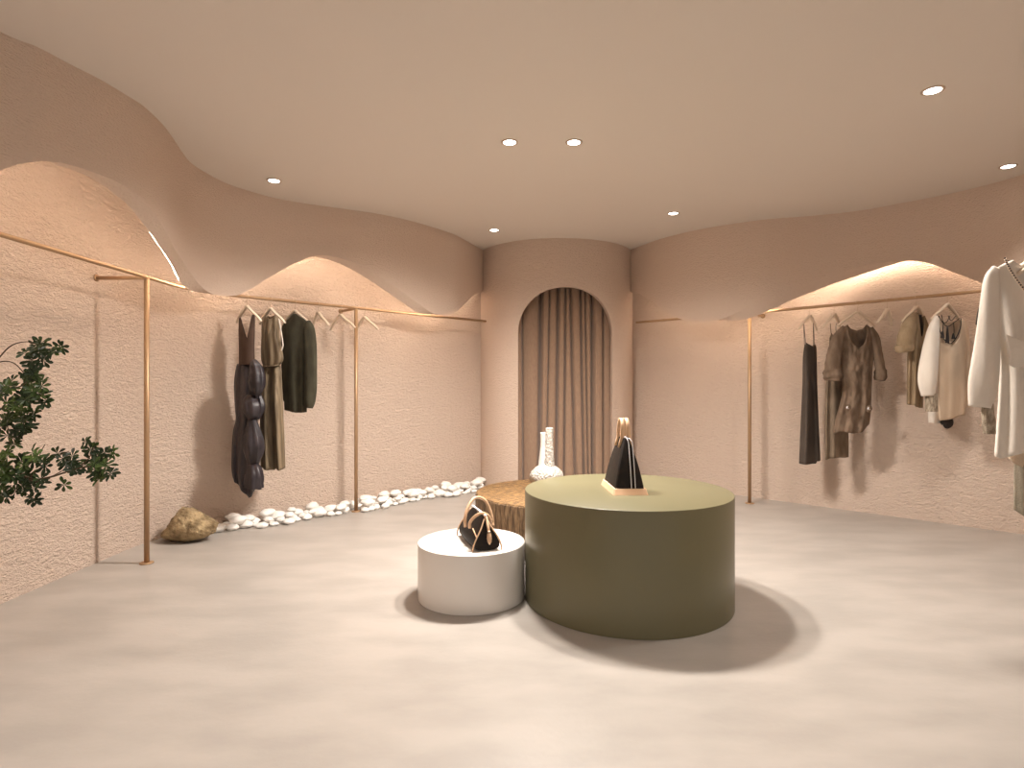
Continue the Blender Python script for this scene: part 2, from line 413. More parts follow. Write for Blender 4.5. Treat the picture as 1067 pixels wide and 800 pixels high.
# ------------------------------------------------------------ garments
class G:
    """local frame of one hanging garment: x along the hanger, -y the front, z from the rail"""
    def __init__(s, name, label, cat, path, px, yaw, loc=None, hl=None, hs=1.0):
        s.x, s.y = loc if loc else on_rail(path, px)
        s.px = 533.5+F*s.x/s.y; s.yaw = math.radians(yaw); s.D = s.y
        tt = s.x/s.y; s.k = (math.cos(s.yaw)-tt*math.sin(s.yaw)); s.ky = (-math.sin(s.yaw)-tt*math.cos(s.yaw))
        s.t = thing(name, label, cat, (s.x, s.y, RAILZ), s.yaw)
        if hl: hanger(s.x, s.y, s.yaw, hl, hs)
    def X(s, px, y=0): return ((px-s.px)*s.D/F-y*s.ky)/s.k
    def Z(s, py): return (400-py)*s.D/F+EYE-RAILZ
    def W(s, w): return w*s.D/F
    def panel(s, name, rows, topf, topb, bot, m, depth=.07, folds=7, amp=.012, amp0=.1, nu=44, nt=40, ph=0, sol=.003, parent=None, yo=0, closetop=.25, wr=0, fdir=0):
        """rows: (py, pxl, pxr); topf/topb/bot: (u, py) tables with u in -1..1"""
        zt = sorted([(s.Z(r[0]), s.X(r[1]), s.X(r[2])) for r in rows])
        lt = [(z, a) for z, a, b in zt]; rt = [(z, b) for z, a, b in zt]
        bm = bmesh.new(); rngv = random.Random(sum(map(ord, name)) % 97 + int(ph*10)); off = rngv.random()*9
        zmax = max(s.Z(p) for _, p in topf+topb); zmin = min(s.Z(p) for _, p in bot)
        for side, top in ((-1, topf), (1, topb)):
            g = []
            for i in range(nu+1):
                u = -1+2*i/nu; col = []
                uu = math.sin(u*PI/2)
                z0 = s.Z(interp(top, uu)); z1 = s.Z(interp(bot, uu))
                for j in range(nt+1):
                    t = j/nt; z = z0+(z1-z0)*t
                    xl, xr = sinterp(lt, z), sinterp(rt, z)
                    x = (xl+xr)/2+(xr-xl)/2*uu
                    q = (zmax-z)/(zmax-zmin)
                    d = depth*(closetop+(1-closetop)*min(1, q*2.6)**.7)
                    prof = max(0, 1-uu*uu)**.5
                    y = side*d*prof
                    a = amp*(amp0+(1-amp0)*min(1, q*1.25))
                    w = math.sin(folds*u*PI/2+ph+side*.7+.8*math.sin(3*z+off))+.45*math.sin(folds*1.9*u+ph*2+off)
                    y += a*w*prof**.5
                    if wr: y += wr*noise.noise(Vector((x*30, z*17+off, side)))*prof**.5
                    col.append(bm.verts.new((x+a*.25*w*(1-abs(u))-(y+yo)*s.ky/s.k*.85, y+yo, z)))
                g.append(col)
            for i in range(nu):
                for j in range(nt): 
                    f = (g[i][j], g[i+1][j], g[i+1][j+1], g[i][j+1])
                    bm.faces.new(f if side > 0 else f[::-1])
        bmesh.ops.remove_doubles(bm, verts=bm.verts[:], dist=.0008)
        return obj(name, bm, m, parent or s.t, sol=sol)
    def sleeve(s, name, pts, m, ry=.8, yo=0, n=22, folds=5, amp=.1, parent=None, sol=.003, cap=False, wr=.0):
        """pts: (px, py, half width px[, y offset m]) from shoulder to cuff"""
        P = catmull([(s.X(p[0], (p[3] if len(p) > 3 else 0)+yo), (p[3] if len(p) > 3 else 0)+yo, s.Z(p[1])) for p in pts], 8)
        R = [sinterp([(i, s.W(p[2])/max(.55, s.k)) for i, p in enumerate(pts)], i/8) for i in range(len(P))]
        bm = bmesh.new(); rings = []
        for i, p in enumerate(P):
            t = (P[min(i+1, len(P)-1)]-P[max(i-1, 0)]).normalized()
            a = t.cross(Vector((0,1,0))).normalized(); b = a.cross(t).normalized(); ring = []
            for k in range(n):
                q = 2*PI*k/n; mod = 1+amp*math.sin(folds*q+p.z*6)+wr*math.sin(p.z*95+2*math.sin(q))
                ring.append(bm.verts.new(p+a*math.cos(q)*R[i]*mod+b*math.sin(q)*R[i]*ry*mod))
            rings.append(ring)
        for a, b in zip(rings, rings[1:]):
            for k in range(n): bm.faces.new((a[k], a[(k+1)%n], b[(k+1)%n], b[k]))
        if cap: bm.faces.new(rings[0][::-1]); bm.faces.new(rings[-1])
        return obj(name, bm, m, parent or s.t, sol=0 if cap else sol)
    def strap(s, name, pts, m, w=.006, parent=None):
        P = catmull([(s.X(p[0], p[2]), p[2], s.Z(p[1])) for p in pts], 6)
        bm = bmesh.new(); tube(bm, P, w, 6); return obj(name, bm, m, parent or s.t)

# --- left rail
g = G('navy_dress', 'long dark navy dress with brown bodice, wide straps and puffed tiers down the skirt', 'dress', RL, 257.5, -22,
      hl='pale wooden hanger holding the dark navy tiered dress', hs=.72)
g.panel('bodice', [(331,249,265.5),(345,248.6,265.5),(362,249,265),(379,249,265.5)],
        [(-1,331),(-.75,330.5),(-.6,334),(-.1,353),(.15,353),(.55,332),(.7,328),(1,328.5)], [(-1,331),(-.8,330.5),(-.66,334),(-.1,351),(.15,351),(.55,332),(.7,328),(1,328.5)],
        [(-1,380),(1,380)], M['brownknit'], depth=.05, folds=3, amp=.004)
g.panel('skirt', [(378,247.5,266.5),(386,245.5,269),(400,244,270),(425,245,268),(437,246,268),(450,243,268),(475,241.5,268),(495,242,270),(515,248,268)],
        [(-1,379),(1,379)], [(-1,379),(1,379)], [(-1,499),(-.7,503),(-.1,512),(.3,515.5),(.55,514),(.7,508),(1,504)], M['navy'], depth=.10, folds=9, amp=.022, amp0=.5, ph=1)
for k, pts in enumerate(([(264,377,2.5,-.08),(266.5,386,5.5,-.10),(267,400,6.2,-.11),(266.5,411,3,-.09)],
            [(262,411,3,-.09),(261,418,6,-.10),(262,427,6.5,-.11),(261.5,437,2.5,-.09)],
            [(262,436,3,-.09),(263,446,5.5,-.11),(264,462,8,-.12),(263,481,4,-.09)],
            [(263,480,3,-.09),(264.5,490,6.5,-.11),(264,504,7.5,-.10)])):
    g.sleeve('gathered_tier', pts, M['navy'], ry=.75, folds=7, amp=.19, cap=True, wr=.02)
g.sleeve('gathered_tier', [(270,412,2,0),(272,424,3,0),(268,436,1.5,-.02)], M['navy'], ry=1, folds=6, amp=.1, cap=True)

g = G('khaki_dress', 'long sleeveless khaki dress gathered at the waist with light satin folds', 'dress', RL, 282, -22,
      hl='pale wooden hanger holding the sleeveless khaki dress', hs=.75)
g.panel('bodice', [(329,276,289),(336,273,291.5),(350,272.5,291),(365,272,294),(375,272.5,295),(381,274.5,291)],
        [(-1,334),(-.8,330),(-.5,329),(-.2,333),(.2,332),(.6,329),(1,331)], [(-1,334),(-.8,330),(-.5,328.5),(-.2,330),(.2,329),(.6,328),(1,331)],
        [(-1,381),(1,381)], M['khaki'], depth=.07, folds=8, amp=.008, amp0=.5)
g.panel('skirt', [(380,274.5,291),(388,272.5,293),(405,271,294),(440,271,295.5),(487,272,297)],
        [(-1,381),(1,381)], [(-1,381),(1,381)], [(-1,487),(.1,488),(.3,486),(.6,487.5),(1,486)], M['khaki'], depth=.10, folds=5, amp=.026, amp0=.3, ph=2)
g.strap('waist_cord', [(274,381,-.055),(280,382,-.085),(287,381,-.075),(291,380.5,-.03)], M['khaki'], .006)
g.strap('armhole_trim', [(290.5,333,-.03),(292.5,345,-.045),(294.5,360,-.045),(293,366,-.05)], M['white_f'], .006)

g = G('olive_sweater', 'dark olive green long sleeved sweater on a pale hanger', 'sweater', RL, 307.5, -22,
      hl='pale wooden hanger holding the dark olive sweater', hs=.85)
g.panel('body', [(327,303,312),(331,299,317),(337,295,322),(345,294.5,321),(380,295,320),(429,296.5,319.5)],
        [(-1,340),(-.8,333),(-.45,327.5),(0,327),(.35,327.5),(.8,333),(1,340)], [(-1,340),(-.8,333),(-.45,327),(0,326),(.35,327),(.8,333),(1,340)],
        [(-1,427),(.2,429.5),(1,429)], M['olive'], depth=.08, folds=7, amp=.014, ph=.5)
g.sleeve('sleeve', [(320.5,336,2.2,-.01),(322.5,346,4.2,-.03),(323.5,370,5.0,-.05),(323.5,398,5.2,-.05),(322.5,416,4.6,-.05),(321.5,424,3.2,-.05)], M['olive'], ry=.8, folds=4, amp=.07)
g.sleeve('sleeve', [(296.5,338,2,.02),(296.5,350,3,.05),(297,390,3,.05),(298,418,2.4,.05)], M['olive'], ry=.8, folds=4, amp=.07)

HG = 'empty hangers on the rails'
for px, yaw, lab in ((331.8,-50,'empty pale hanger on the left rail, next to the olive sweater'),
                     (355,-38,'empty pale hanger on the left rail, just left of the brass post'),
                     (380,-42,'empty pale hanger on the left rail, just right of the brass post')):
    x, y = on_rail(RL, px); hanger(x, y, math.radians(yaw), lab, 1.0, HG)
x, y = on_rail(RR, 924.5); hanger(x, y, math.radians(42), 'empty pale hanger on the right rail beside the linen tunic', 1.0, HG)

# --- right rail
g = G('slip_dress', 'long charcoal brown slip dress with thin straps, leftmost on the right rail', 'dress', RR, 843.5, 22,
      hl='wooden hanger holding the charcoal slip dress', hs=.62)
g.panel('dress_body', [(356,839,849),(362,838,850.5),(372,836.8,851),(400,836.3,851.5),(440,834.5,853),(482,832.8,855)],
        [(-1,362),(-.85,357),(-.4,358.5),(.1,360),(.45,361.5),(.85,357.5),(1,362)], [(-1,363),(-.85,360),(.85,360),(1,363)],
        [(-1,482),(.5,482.5),(.6,480),(1,480)], M['slip'], depth=.07, folds=4, amp=.016, ph=2)
for a, b in ((839.2, 837.8), (848.4, 847.5)):
    g.strap('shoulder_strap', [(a+.3,358,-.02),(b+.6,346,-.015),(b,336.5,.0)], M['slip'], .0028)
    g.strap('shoulder_strap', [(a-.8,362,.02),(b,348,.015),(b-.2,336.5,.0)], M['slip'], .0028)

g = G('linen_slip_dress', 'taupe linen strappy dress half hidden behind the brown linen tunic', 'dress', RR, 869, 24,
      hl='wooden hanger holding the taupe strappy dress', hs=.62)
g.panel('dress_body', [(346,865,873),(360,864,875),(380,862.5,878),(410,860.5,882),(440,860,884),(477,860,884.5)],
        [(-1,352),(-.7,347),(0,351),(.7,347),(1,352)], [(-1,354),(-.7,350),(.7,350),(1,354)],
        [(-1,478),(-.4,476),(1,477)], M['linen2'], depth=.05, folds=6, amp=.014, ph=.3)
g.strap('shoulder_strap', [(866.3,349,-.03),(865.5,342,-.02),(865.2,337,.0)], M['linen2'], .003)
g.strap('shoulder_strap', [(871.5,349,-.03),(871,342,-.02),(871.5,336.5,.0)], M['linen2'], .003)

g = G('linen_tunic', 'crumpled brown linen tunic with rolled sleeves, scoop neck and gathered hem', 'tunic', RR, 893.5, 4,
      hl='pale hanger holding the brown linen tunic', hs=.95)
g.y -= 0
g.panel('body', [(336,882,905),(340,878,908),(348,876.5,911),(365,877,911),(385,877.5,909),(410,877.5,908),(425,874,907.5),(440,870,906),(452,868,902)],
        [(-1,344),(-.86,340.5),(-.70,338.2),(-.62,341),(-.5,351),(-.3,359),(0,363),(.3,359.5),(.5,351),(.62,341),(.70,338),(.86,340.5),(1,344)],
        [(-1,344),(-.86,340.5),(-.70,338.2),(-.4,342),(0,344),(.4,342),(.70,338),(.86,340.5),(1,344)],
        [(-1,451),(-.4,449),(.2,451),(.7,449.5),(1,441)], M['linen'], depth=.08, folds=8, amp=.015, ph=1.2, wr=.020)
g.sleeve('sleeve', [(879.5,341,2.2,-.01),(873.5,352,5.0,-.04),(870.5,366,6.5,-.06),(868,380,6.8,-.07),(867.5,387,6.5,-.07)], M['linen'], ry=.6, folds=4, amp=.09, wr=.03)
c = g.sleeve('rolled_cuff', [(867.5,385,7.5,-.07),(868,389,8.6,-.07),(868.5,393,8.4,-.07),(868.5,396.5,7.0,-.07)], M['linen'], ry=.7, folds=5, amp=.06, wr=.06, sol=.01)
g.sleeve('sleeve', [(907.5,341,1.8,-.01),(912,352,3.6,-.03),(914,366,4.2,-.03),(916.5,380,4.4,-.03),(917.5,387,4.4,-.03)], M['linen'], ry=.7, folds=4, amp=.09, wr=.03)
g.sleeve('rolled_cuff', [(917.5,385,4.6,-.03),(917.6,389,5.4,-.03),(917.3,393,5.2,-.03),(917,396,4.4,-.03)], M['linen'], ry=.8, folds=5, amp=.06, wr=.06, sol=.01)
for bx, by, r in ((884,424,.017),(905.5,425,.017)):
    g.sleeve('gather_knot', [(bx-1.5,by+3.5,1.2,-.115),(bx,by,2.6,-.125),(bx+1,by-3,1.0,-.115)], M['linen'], ry=.8, cap=True)
    bm = bmesh.new(); bmesh.ops.create_uvsphere(bm, u_segments=12, v_segments=8, radius=r)
    for v in bm.verts: v.co = Vector((v.co.x+g.X(bx, -.135), v.co.y*.5-.135, v.co.z+g.Z(by)))
    obj('button', bm, M['zip'], g.t)

g = G('linen_shirt', 'sand coloured short sleeved linen shirt between an empty hanger and the laced blouse', 'shirt', RR, 954.5, 24,
      hl='pale hanger holding the sand coloured short sleeved shirt', hs=.8)
g.panel('body', [(324,952,960),(330,950,963),(345,948,964),(365,946,963),(385,945.3,962),(424,945,961.5)],
        [(-1,330),(-.5,325),(0,327),(.1,335),(.3,350),(.55,352),(.8,338),(.95,328),(1,329)], [(-1,330),(-.5,325),(.2,325),(.95,327),(1,329)],
        [(-1,421),(.1,422),(.3,424.5),(1,424.5)], M['tanf'], depth=.09, folds=6, amp=.012)
g.panel('lining', [(326,955,960),(340,955,961.5),(355,955,961)], [(-1,328),(1,328)], [(-1,329),(1,329)], [(-1,353),(0,356),(1,354)], M['dark_f'], depth=.012, folds=2, amp=.002, yo=-.01)  # dark panel standing in for the dark inside of the open neck
g.sleeve('sleeve', [(952.5,328,1.5,-.02),(948.5,338,4,-.06),(944.8,352,5.2,-.08),(943.2,363,5.4,-.08)], M['tanf'], ry=.8, folds=4, amp=.06)
g.sleeve('sleeve_cuff', [(943,361,5.5,-.08),(943.2,364,5.8,-.08),(943.6,367,5.3,-.08)], M['tanf'], ry=.8, folds=5, amp=.05, sol=.008)
g.sleeve('sleeve', [(961.5,329,1.2,.0),(964,342,2.4,.0),(965.2,358,2.8,.0),(964.8,374,2.6,.0)], M['tanf'], ry=.9, folds=4, amp=.06)

g = G('laced_blouse', 'cream and white blouse with deep round neck, dark lacing and grey cuffs', 'blouse', RR, 987, 8,
      hl='wooden hanger holding the laced cream blouse', hs=.7)
g.panel('body', [(328,976,1002),(333,974.5,1005),(345,975.5,1007),(380,977,1007),(410,977.5,1007),(436,978,1006)],
        [(-1,334),(-.9,329),(-.8,328),(-.72,338),(-.5,350),(-.1,357.5),(.15,358),(.45,352),(.68,340),(.78,331),(1,335)],
        [(-1,334),(-.9,329),(-.8,328),(-.4,333),(0,335),(.4,334),(.78,331),(1,335)],
        [(-1,438),(-.2,436),(.4,433),(1,432)], M['cream_f'], depth=.09, folds=5, amp=.010)
g.sleeve('sleeve', [(976.5,331,2.5,-.02),(973,345,5.2,-.06),(969.5,370,7.5,-.08),(967,395,8.6,-.09),(967.5,412,6.2,-.09)], M['white_f'], ry=.6, folds=4, amp=.06)
g.sleeve('cuff', [(970.5,410,5.0,-.09),(971,418,5.2,-.09),(971,428,5.3,-.09)], M['grey_f'], ry=.7, folds=6, amp=.05)
g.sleeve('sleeve', [(1004.5,334,1.5,.05),(1006.5,350,3,.07),(1007,390,3.6,.07),(1006.5,425,3.0,.07)], M['cream_f'], ry=.7, folds=4, amp=.05)
g.panel('tail', [(425,967,984),(441,968,983)], [(-1,425),(1,425)], [(-1,425),(1,425)], [(-1,440),(1,441)], M['white_f'], depth=.03, folds=4, amp=.006, yo=.02)
g.sleeve('dark_lining_end', [(984,432,3,-.02),(986,437,5.5,-.02),(987.5,441,5,-.02),(984,443.5,2.5,-.02)], M['dark_f'], ry=.5, folds=5, amp=.12, cap=True)
for pts in ([(978,330,-.07),(983,338,-.08),(988,341,-.08),(994,337,-.08),(1000,332,-.06)], [(981,329,-.07),(983,337,-.08),(986.5,336.5,-.085),(990,330,-.07)],
            [(988,330,-.07),(991,335,-.08),(996,330,-.07)], [(983,338,-.082),(982.5,346,-.085),(983,352,-.085)], [(993.5,337,-.082),(994,346,-.085),(993.5,352,-.085)],
            [(987,341,-.082),(987,350,-.085),(987,358,-.085)]):
    g.strap('lacing', pts, M['dark_f'], .0032)
for x, y0, y1 in ((982.3,346,353), (987.2,342,358), (993.3,348,354)):
    g.sleeve('tassel', [(x,y0,.5,-.09),(x,(y0+y1)/2,1.1,-.09),(x,y1,1.6,-.09)], M['dark_f'], ry=1, folds=6, amp=.1, cap=True)
g.strap('neck_trim', [(977.5,330,-.03),(979.5,345,-.075),(985,356,-.095),(991,358.5,-.098),(996.5,352,-.09),(1000.5,342,-.065),(1001.5,332,-.02)], M['dark_f'], .0042)

g = G('olive_shirt', 'olive short sleeved shirt mostly hidden behind the large white blouse', 'shirt', RR, 1041, 25,
      hl='pale hanger holding the olive shirt behind the large blouse', hs=.9)
g.panel('body', [(311,1034,1050),(320,1029,1056),(345,1030,1056),(400,1031,1056)], [(-1,322),(-.6,313),(0,316),(.6,313),(1,322)], [(-1,322),(-.6,313),(0,312),(.6,313),(1,322)],
        [(-1,400),(1,400)], M['olive'], depth=.07, folds=5, amp=.01)
g.sleeve('sleeve', [(1031,316,2,-.02),(1027.5,324,4,-.03),(1026,340,4.6,-.03)], M['olive'], ry=.7)

# --- large blouse and the pieces behind it on the near right rail
g = G('white_blouse', 'large white blouse with wide sleeves and beaded neckline at the right edge', 'blouse', None, 0, -4, loc=(2.83,3.03),
      hl='pale hanger inside the neck of the large white blouse', hs=1.05)
g.panel('body', [(268,1048,1150),(276,1037,1163),(290,1033,1168),(330,1036,1164),(380,1041,1160),(430,1039,1162),(478,1035.5,1166)],
        [(-1,284),(-.93,276),(-.8,270.5),(-.76,271),(-.66,282),(-.45,303),(-.15,322),(0,326),(.15,322),(.45,303),(.76,271),(.93,276),(1,284)],
        [(-1,284),(-.93,276),(-.8,270.5),(-.4,278),(0,281),(.4,278),(.8,270.5),(.93,276),(1,284)],
        [(-1,475),(-.9,477.5),(-.72,474),(-.4,468),(0,466),(1,476)], M['white_f'], depth=.075, folds=10, amp=.012, ph=.4)
g.sleeve('sleeve', [(1037,279,4,-.01),(1033.5,292,7.5,-.03),(1031.5,325,9.5,-.05),(1029,365,12,-.06),(1025.5,400,14,-.07),(1022.5,424,11.5,-.07)], M['white_f'], ry=.6, folds=4, amp=.07)
g.sleeve('beaded_cuff', [(1030,419,5,-.07),(1030.5,430,5.6,-.07),(1031.5,441,5.8,-.07),(1032,451,5.4,-.07)], M['grey_f'], ry=.8, folds=7, amp=.05, wr=.03)
g.sleeve('sleeve', [(1163,279,4,.01),(1168,292,7,.03),(1172,325,9,.05),(1176,365,11,.06),(1180,424,10,.06)], M['white_f'], ry=.6, folds=4, amp=.07)
g.panel('waist_sash', [(352,1047,1110),(358,1048,1120),(375,1050,1150),(384,1048,1160)], [(-1,350),(-.6,356),(1,372)], [(-1,350),(-.6,356),(1,372)],
        [(-1,380),(-.9,383),(1,386)], M['white_f'], depth=.02, folds=6, amp=.006, yo=-.115)
P = [(1047.5,270,-.035),(1053,282,-.07),(1061,295,-.095),(1071,307,-.108),(1083,318,-.115),(1100,326,-.118)]
b = g.strap('neckline_band', P, M['cream_f'], .0055)
pts = catmull([(g.X(p[0], p[2]-.008), p[2]-.008, g.Z(p[1])) for p in P], 10)
bm = bmesh.new()
for i in range(0, len(pts), 2):
    mtx = __import__('mathutils').Matrix.Translation(pts[i]); bmesh.ops.create_icosphere(bm, subdivisions=1, radius=.0048, matrix=mtx)
tag(obj('beads', bm, M['dark_f'], b), kind='stuff')
P2 = [(1047.5,270,.0),(1060,276,.03),(1080,280,.04),(1100,281,.045)]
g.strap('neckline_band', P2, M['dark_f'], .004)

g = G('sage_dress', 'sage green knit dress with a beige tunic layer, hanging behind the large white blouse', 'dress', None, 0, -4, loc=(2.84,3.17),
      hl='pale hanger holding the sage knit dress', hs=.9)
g.panel('dress_body', [(290,1060,1150),(350,1062,1150),(430,1059,1150),(480,1057,1150),(520,1056.5,1152),(540,1056.5,1152)], [(-1,300),(-.6,284),(0,300),(.6,284),(1,300)], [(-1,300),(-.6,284),(0,290),(.6,284),(1,300)],
        [(-1,531),(-.9,534),(-.7,539),(1,540)], M['sage_f'], depth=.04, folds=9, amp=.008, ph=.7)
g.panel('tunic_layer', [(420,1050,1160),(460,1050,1160),(478,1051,1160),(490,1056,1156)], [(-1,425),(1,425)], [(-1,425),(1,425)],
        [(-1,478),(-.92,483),(-.75,487.5),(0,490),(1,485)], M['cream_f'], depth=.05, folds=5, amp=.004, closetop=.9)

# ------------------------------------------------------------ plinths
def plinth(name, label, x, y, r, h, m, bev=.006):
    bm = bmesh.new(); lathe(bm, [(r-.003,0),(r,.003),(r,h-bev),(r-bev*.3,h-bev*.3),(r-bev,h)], 128)
    o = obj(name, bm, m); autosmooth(o, 30); o.location = (x, y, 0); return tag(o, label, 'display plinth')
GX, GY, GR, GH = .702, 3.585, .622, .655
plinth('display_plinth', 'large olive green round plinth with a tall black bag on top', GX, GY, GR, GH, M['green'])
WX, WY, WRR, WH = -.249, 3.600, .328, .336
plinth('display_plinth', 'low white round plinth with a slouchy black handbag on top', WX, WY, WRR, WH, M['white'])

# wooden stump plinth with the vase
SX, SY, SR, SH = .356, 4.90, .66, .40
st = thing('wooden_plinth', 'low round wooden stump plinth behind the other two, carrying a vase', 'display plinth', (SX, SY, 0))
bm = bmesh.new(); n = 160; prof = [(0,.0),(.97,.0),(1,.02),(1,.38),(.995,.39),(.985,.392)]
rings = []
for r, z in prof[1:]:
    ring = []
    for k in range(n):
        a = 2*PI*k/n; rr = SR*r*(1+.010*noise.noise(Vector((math.cos(a)*3, math.sin(a)*3, .5)))+.006*noise.noise(Vector((math.cos(a)*22, math.sin(a)*22, z*2))))
        ring.append(bm.verts.new((rr*math.cos(a), rr*math.sin(a), z)))
    rings.append(ring)
for a, b in zip(rings, rings[1:]):
    for k in range(n): bm.faces.new((a[k], a[(k+1)%n], b[(k+1)%n], b[k]))
bm.faces.new(rings[0][::-1]); bm.faces.new(rings[-1])
autosmooth(obj('trunk', bm, M['bark'], st))
bm = bmesh.new(); lathe(bm, [(SR*.985,.3925),(SR*.983,.398),(SR*.978,.400)], 128); autosmooth(obj('cut_top', bm, M['woodtop'], st, label='golden brown sawn top'))
def crack(x0, y0, x1, y1, w):
    bm = bmesh.new(); tube(bm, [(x0,y0,.4005),((x0+x1)/2+.01,(y0+y1)/2,.4008),(x1,y1,.4005)], [.3,1,.2], flat=(w,.0004), up=(0,0,1)); obj('crack', bm, M['crack'], st)
crack(-.62,.02,-.50,.04,.005); crack(-.53,.22,-.46,.18,.007)

VX, VY = .309, 5.22
vs = thing('twin_neck_vase', 'white ceramic vase with a squat body and two tall necks on the wooden plinth', 'vase', (VX, VY, SH+.001))
bm = bmesh.new(); seg = 48
prof = catmull([(.10,0,0),(.135,0,.025),(.150,0,.075),(.140,0,.115),(.105,0,.150),(.065,0,.172),(.03,0,.182)], 6)
rings = []
for p in prof:
    ring = []
    for k in range(seg):
        a = 2*PI*k/seg; q = 1+.05*noise.noise(Vector((math.cos(a)*3, math.sin(a)*3, p.z*14)))
        ring.append(bm.verts.new((p.x*q*math.cos(a)*1.0, p.x*q*math.sin(a)*.9, p.z)))
    rings.append(ring)
for a, b in zip(rings, rings[1:]):
    for k in range(seg): bm.faces.new((a[k], a[(k+1)%seg], b[(k+1)%seg], b[k]))
bm.faces.new(rings[0][::-1]); bm.faces.new(rings[-1]); obj('body', bm, M['ceramic_rough'], vs)
def neck(x, y, r0, r1, z0, z1, m, rough):
    bm = bmesh.new(); rings = []; N2 = 28
    zs = [z0+(z1-z0)*k/26 for k in range(27)]
    for k2, z in enumerate(zs):
        r = r0+(r1-r0)*min(1, (z-z0)/(z1-z0)*1.6); ring = []
        for k in range(N2):
            a = 2*PI*k/N2; q = 1+rough*noise.noise(Vector((math.cos(a)*3.2, math.sin(a)*3.2, z*45)))
            ring.append(bm.verts.new((x+r*q*math.cos(a), y+r*q*math.sin(a), z)))
        rings.append(ring)
    for s_, zz in ((.75, z1), (.7, z1-.06)):
        rings.append([bm.verts.new((x+r1*s_*math.cos(2*PI*k/N2), y+r1*s_*math.sin(2*PI*k/N2), zz)) for k in range(N2)])
    for a, b in zip(rings, rings[1:]):
        for k in range(N2): bm.faces.new((a[k], a[(k+1)%N2], b[(k+1)%N2], b[k]))
    bm.faces.new(rings[-1]); return obj('neck', bm, m, vs)
neck(-.024, .03, .052, .029, .15, .465, M['ceramic'], .03)
neck(.024, -.012, .046, .033, .15, .510, M['ceramic_rough'], .16)

# ------------------------------------------------------------ handbags
def loft(bm, secs, cap=True):
    R = [[bm.verts.new(p) for p in s] for s in secs]; m = len(R[0])
    for a, b in zip(R, R[1:]):
        for k in range(m): bm.faces.new((a[k], a[(k+1)%m], b[(k+1)%m], b[k]))
    if cap: bm.faces.new(R[0][::-1]); bm.faces.new(R[-1])
# bag on the white plinth: local +x = bag length (away from the viewer), y = width
bx, by = -.205, 3.56
dirx = Vector((-.125, .37, 0)).normalized(); yawb = math.atan2(dirx.y, dirx.x)
B1 = thing('slouchy_handbag', 'slouchy black handbag with tan piping and handles on the low white plinth', 'handbag', (bx, by, WH+.001), yawb)
def sec(u, n=24):
    """triangular rounded section at u in -1..1 along the length"""
    L = .19; base = .098*(1-.12*u*u); H = .195*(1-.10*abs(u)**3); pts = []
    for k in range(n):
        a = 2*PI*k/n-PI/2
        s_, c_ = math.sin(a), math.cos(a)
        z = H*(.5+.5*s_)
        h = z/H
        w = base*(1-.93*h**1.12)*(1+.14*math.sin(PI*min(1, h*1.3))) 
        y = w*(abs(c_)**.35)*(1 if c_ >= 0 else -1)
        if h < .03: y = base*.93*(1 if c_ >= 0 else -1)*abs(c_)**.5
        lean = .035*h if u < 0 else -.035*h
        x = L*u*(1.0+.10*math.sin(PI*h))+lean*abs(u)**3
        pts.append((x, y, z))
    return pts
bm = bmesh.new(); loft(bm, [sec(-1+2*k/20) for k in range(21)]); bmesh.ops.bevel(bm, geom=[], offset=0) if False else None
autosmooth(obj('body', bm, M['bagblack'], B1), 55)
def body_pt(u, side, h, out=.003):
    L = .19; base = .098*(1-.12*u*u); H = .195*(1-.10*abs(u)**3)
    w = base*(1-.93*h**1.12)*(1+.14*math.sin(PI*min(1, h*1.3)))
    lean = .035*h if u < 0 else -.035*h
    return Vector((L*u*(1.0+.10*math.sin(PI*h))+lean*abs(u)**3+(out if u > 0 else -out)*(abs(u) > .95), side*(w+out), H*h))
for u in (-1, 1):
    for side in (-1, 1):
        bm = bmesh.new(); tube(bm, [body_pt(u, side, h/12, .001) for h in range(0, 13)], .0045, 8); obj('piping', bm, M['tan'], B1)
for side in (-1, 1):
    bm = bmesh.new(); tube(bm, [body_pt(-.97+.55*k/8, side, .45+.1*k/8-.0, .001) for k in range(9)], .004, 8); obj('piping', bm, M['tan'], B1)
bm = bmesh.new(); tube(bm, [(-.17+.31*k/6, 0, .197) for k in range(7)], 1, flat=(.006,.003), up=(0,0,1)); obj('zip', bm, M['zip'], B1)
cyb, syb = math.cos(yawb), math.sin(yawb)
def bagp(px, py, D):      # world point on the sight line at depth D, in the bag's own frame
    X, Y, Z = (px-533.5)/F*D-bx, D-by, EYE+(400-py)*D/F-WH-.001
    return (X*cyb+Y*syb, -X*syb+Y*cyb, Z)
for hp in ([(485,549,3.50),(484.5,541,3.495),(487,530,3.52),(492,521,3.56),(498,518,3.60),(505,521,3.63),(510,530,3.65),(513,541,3.65),(513.5,547,3.66)],
           [(489.5,550,3.44),(490,544,3.43),(495,538,3.42),(502,534.5,3.43),(508,537,3.46),(512,543,3.50)]):
    bm = bmesh.new(); tube(bm, catmull([bagp(*p) for p in hp], 5), 1, flat=(.0085,.0060), up=(.8,0,-.2)); obj('handle', bm, M['tan'], B1)
# luggage tag hanging at the near end
bm = bmesh.new(); tube(bm, [(-.135,.0,.20),(-.172,-.003,.175),(-.196,-.006,.13),(-.203,-.006,.115)], 1, flat=(.0075,.002), up=(1,0,0)); tg = obj('tag_strap', bm, M['tan'], B1)
bm = bmesh.new()
tube(bm, [(-.205,-.007,.118),(-.209,-.007,.10),(-.213,-.007,.075),(-.217,-.007,.055),(-.219,-.007,.040)], [.6,1.2,1.5,1.2,.2], flat=(.0095,.002), up=(1,0,0)); obj('tag', bm, M['tan'], tg)
bm = bmesh.new(); box(bm, -.212, -.2045, -.018, .006, .106, .111); obj('buckle', bm, M['metal'], tg)

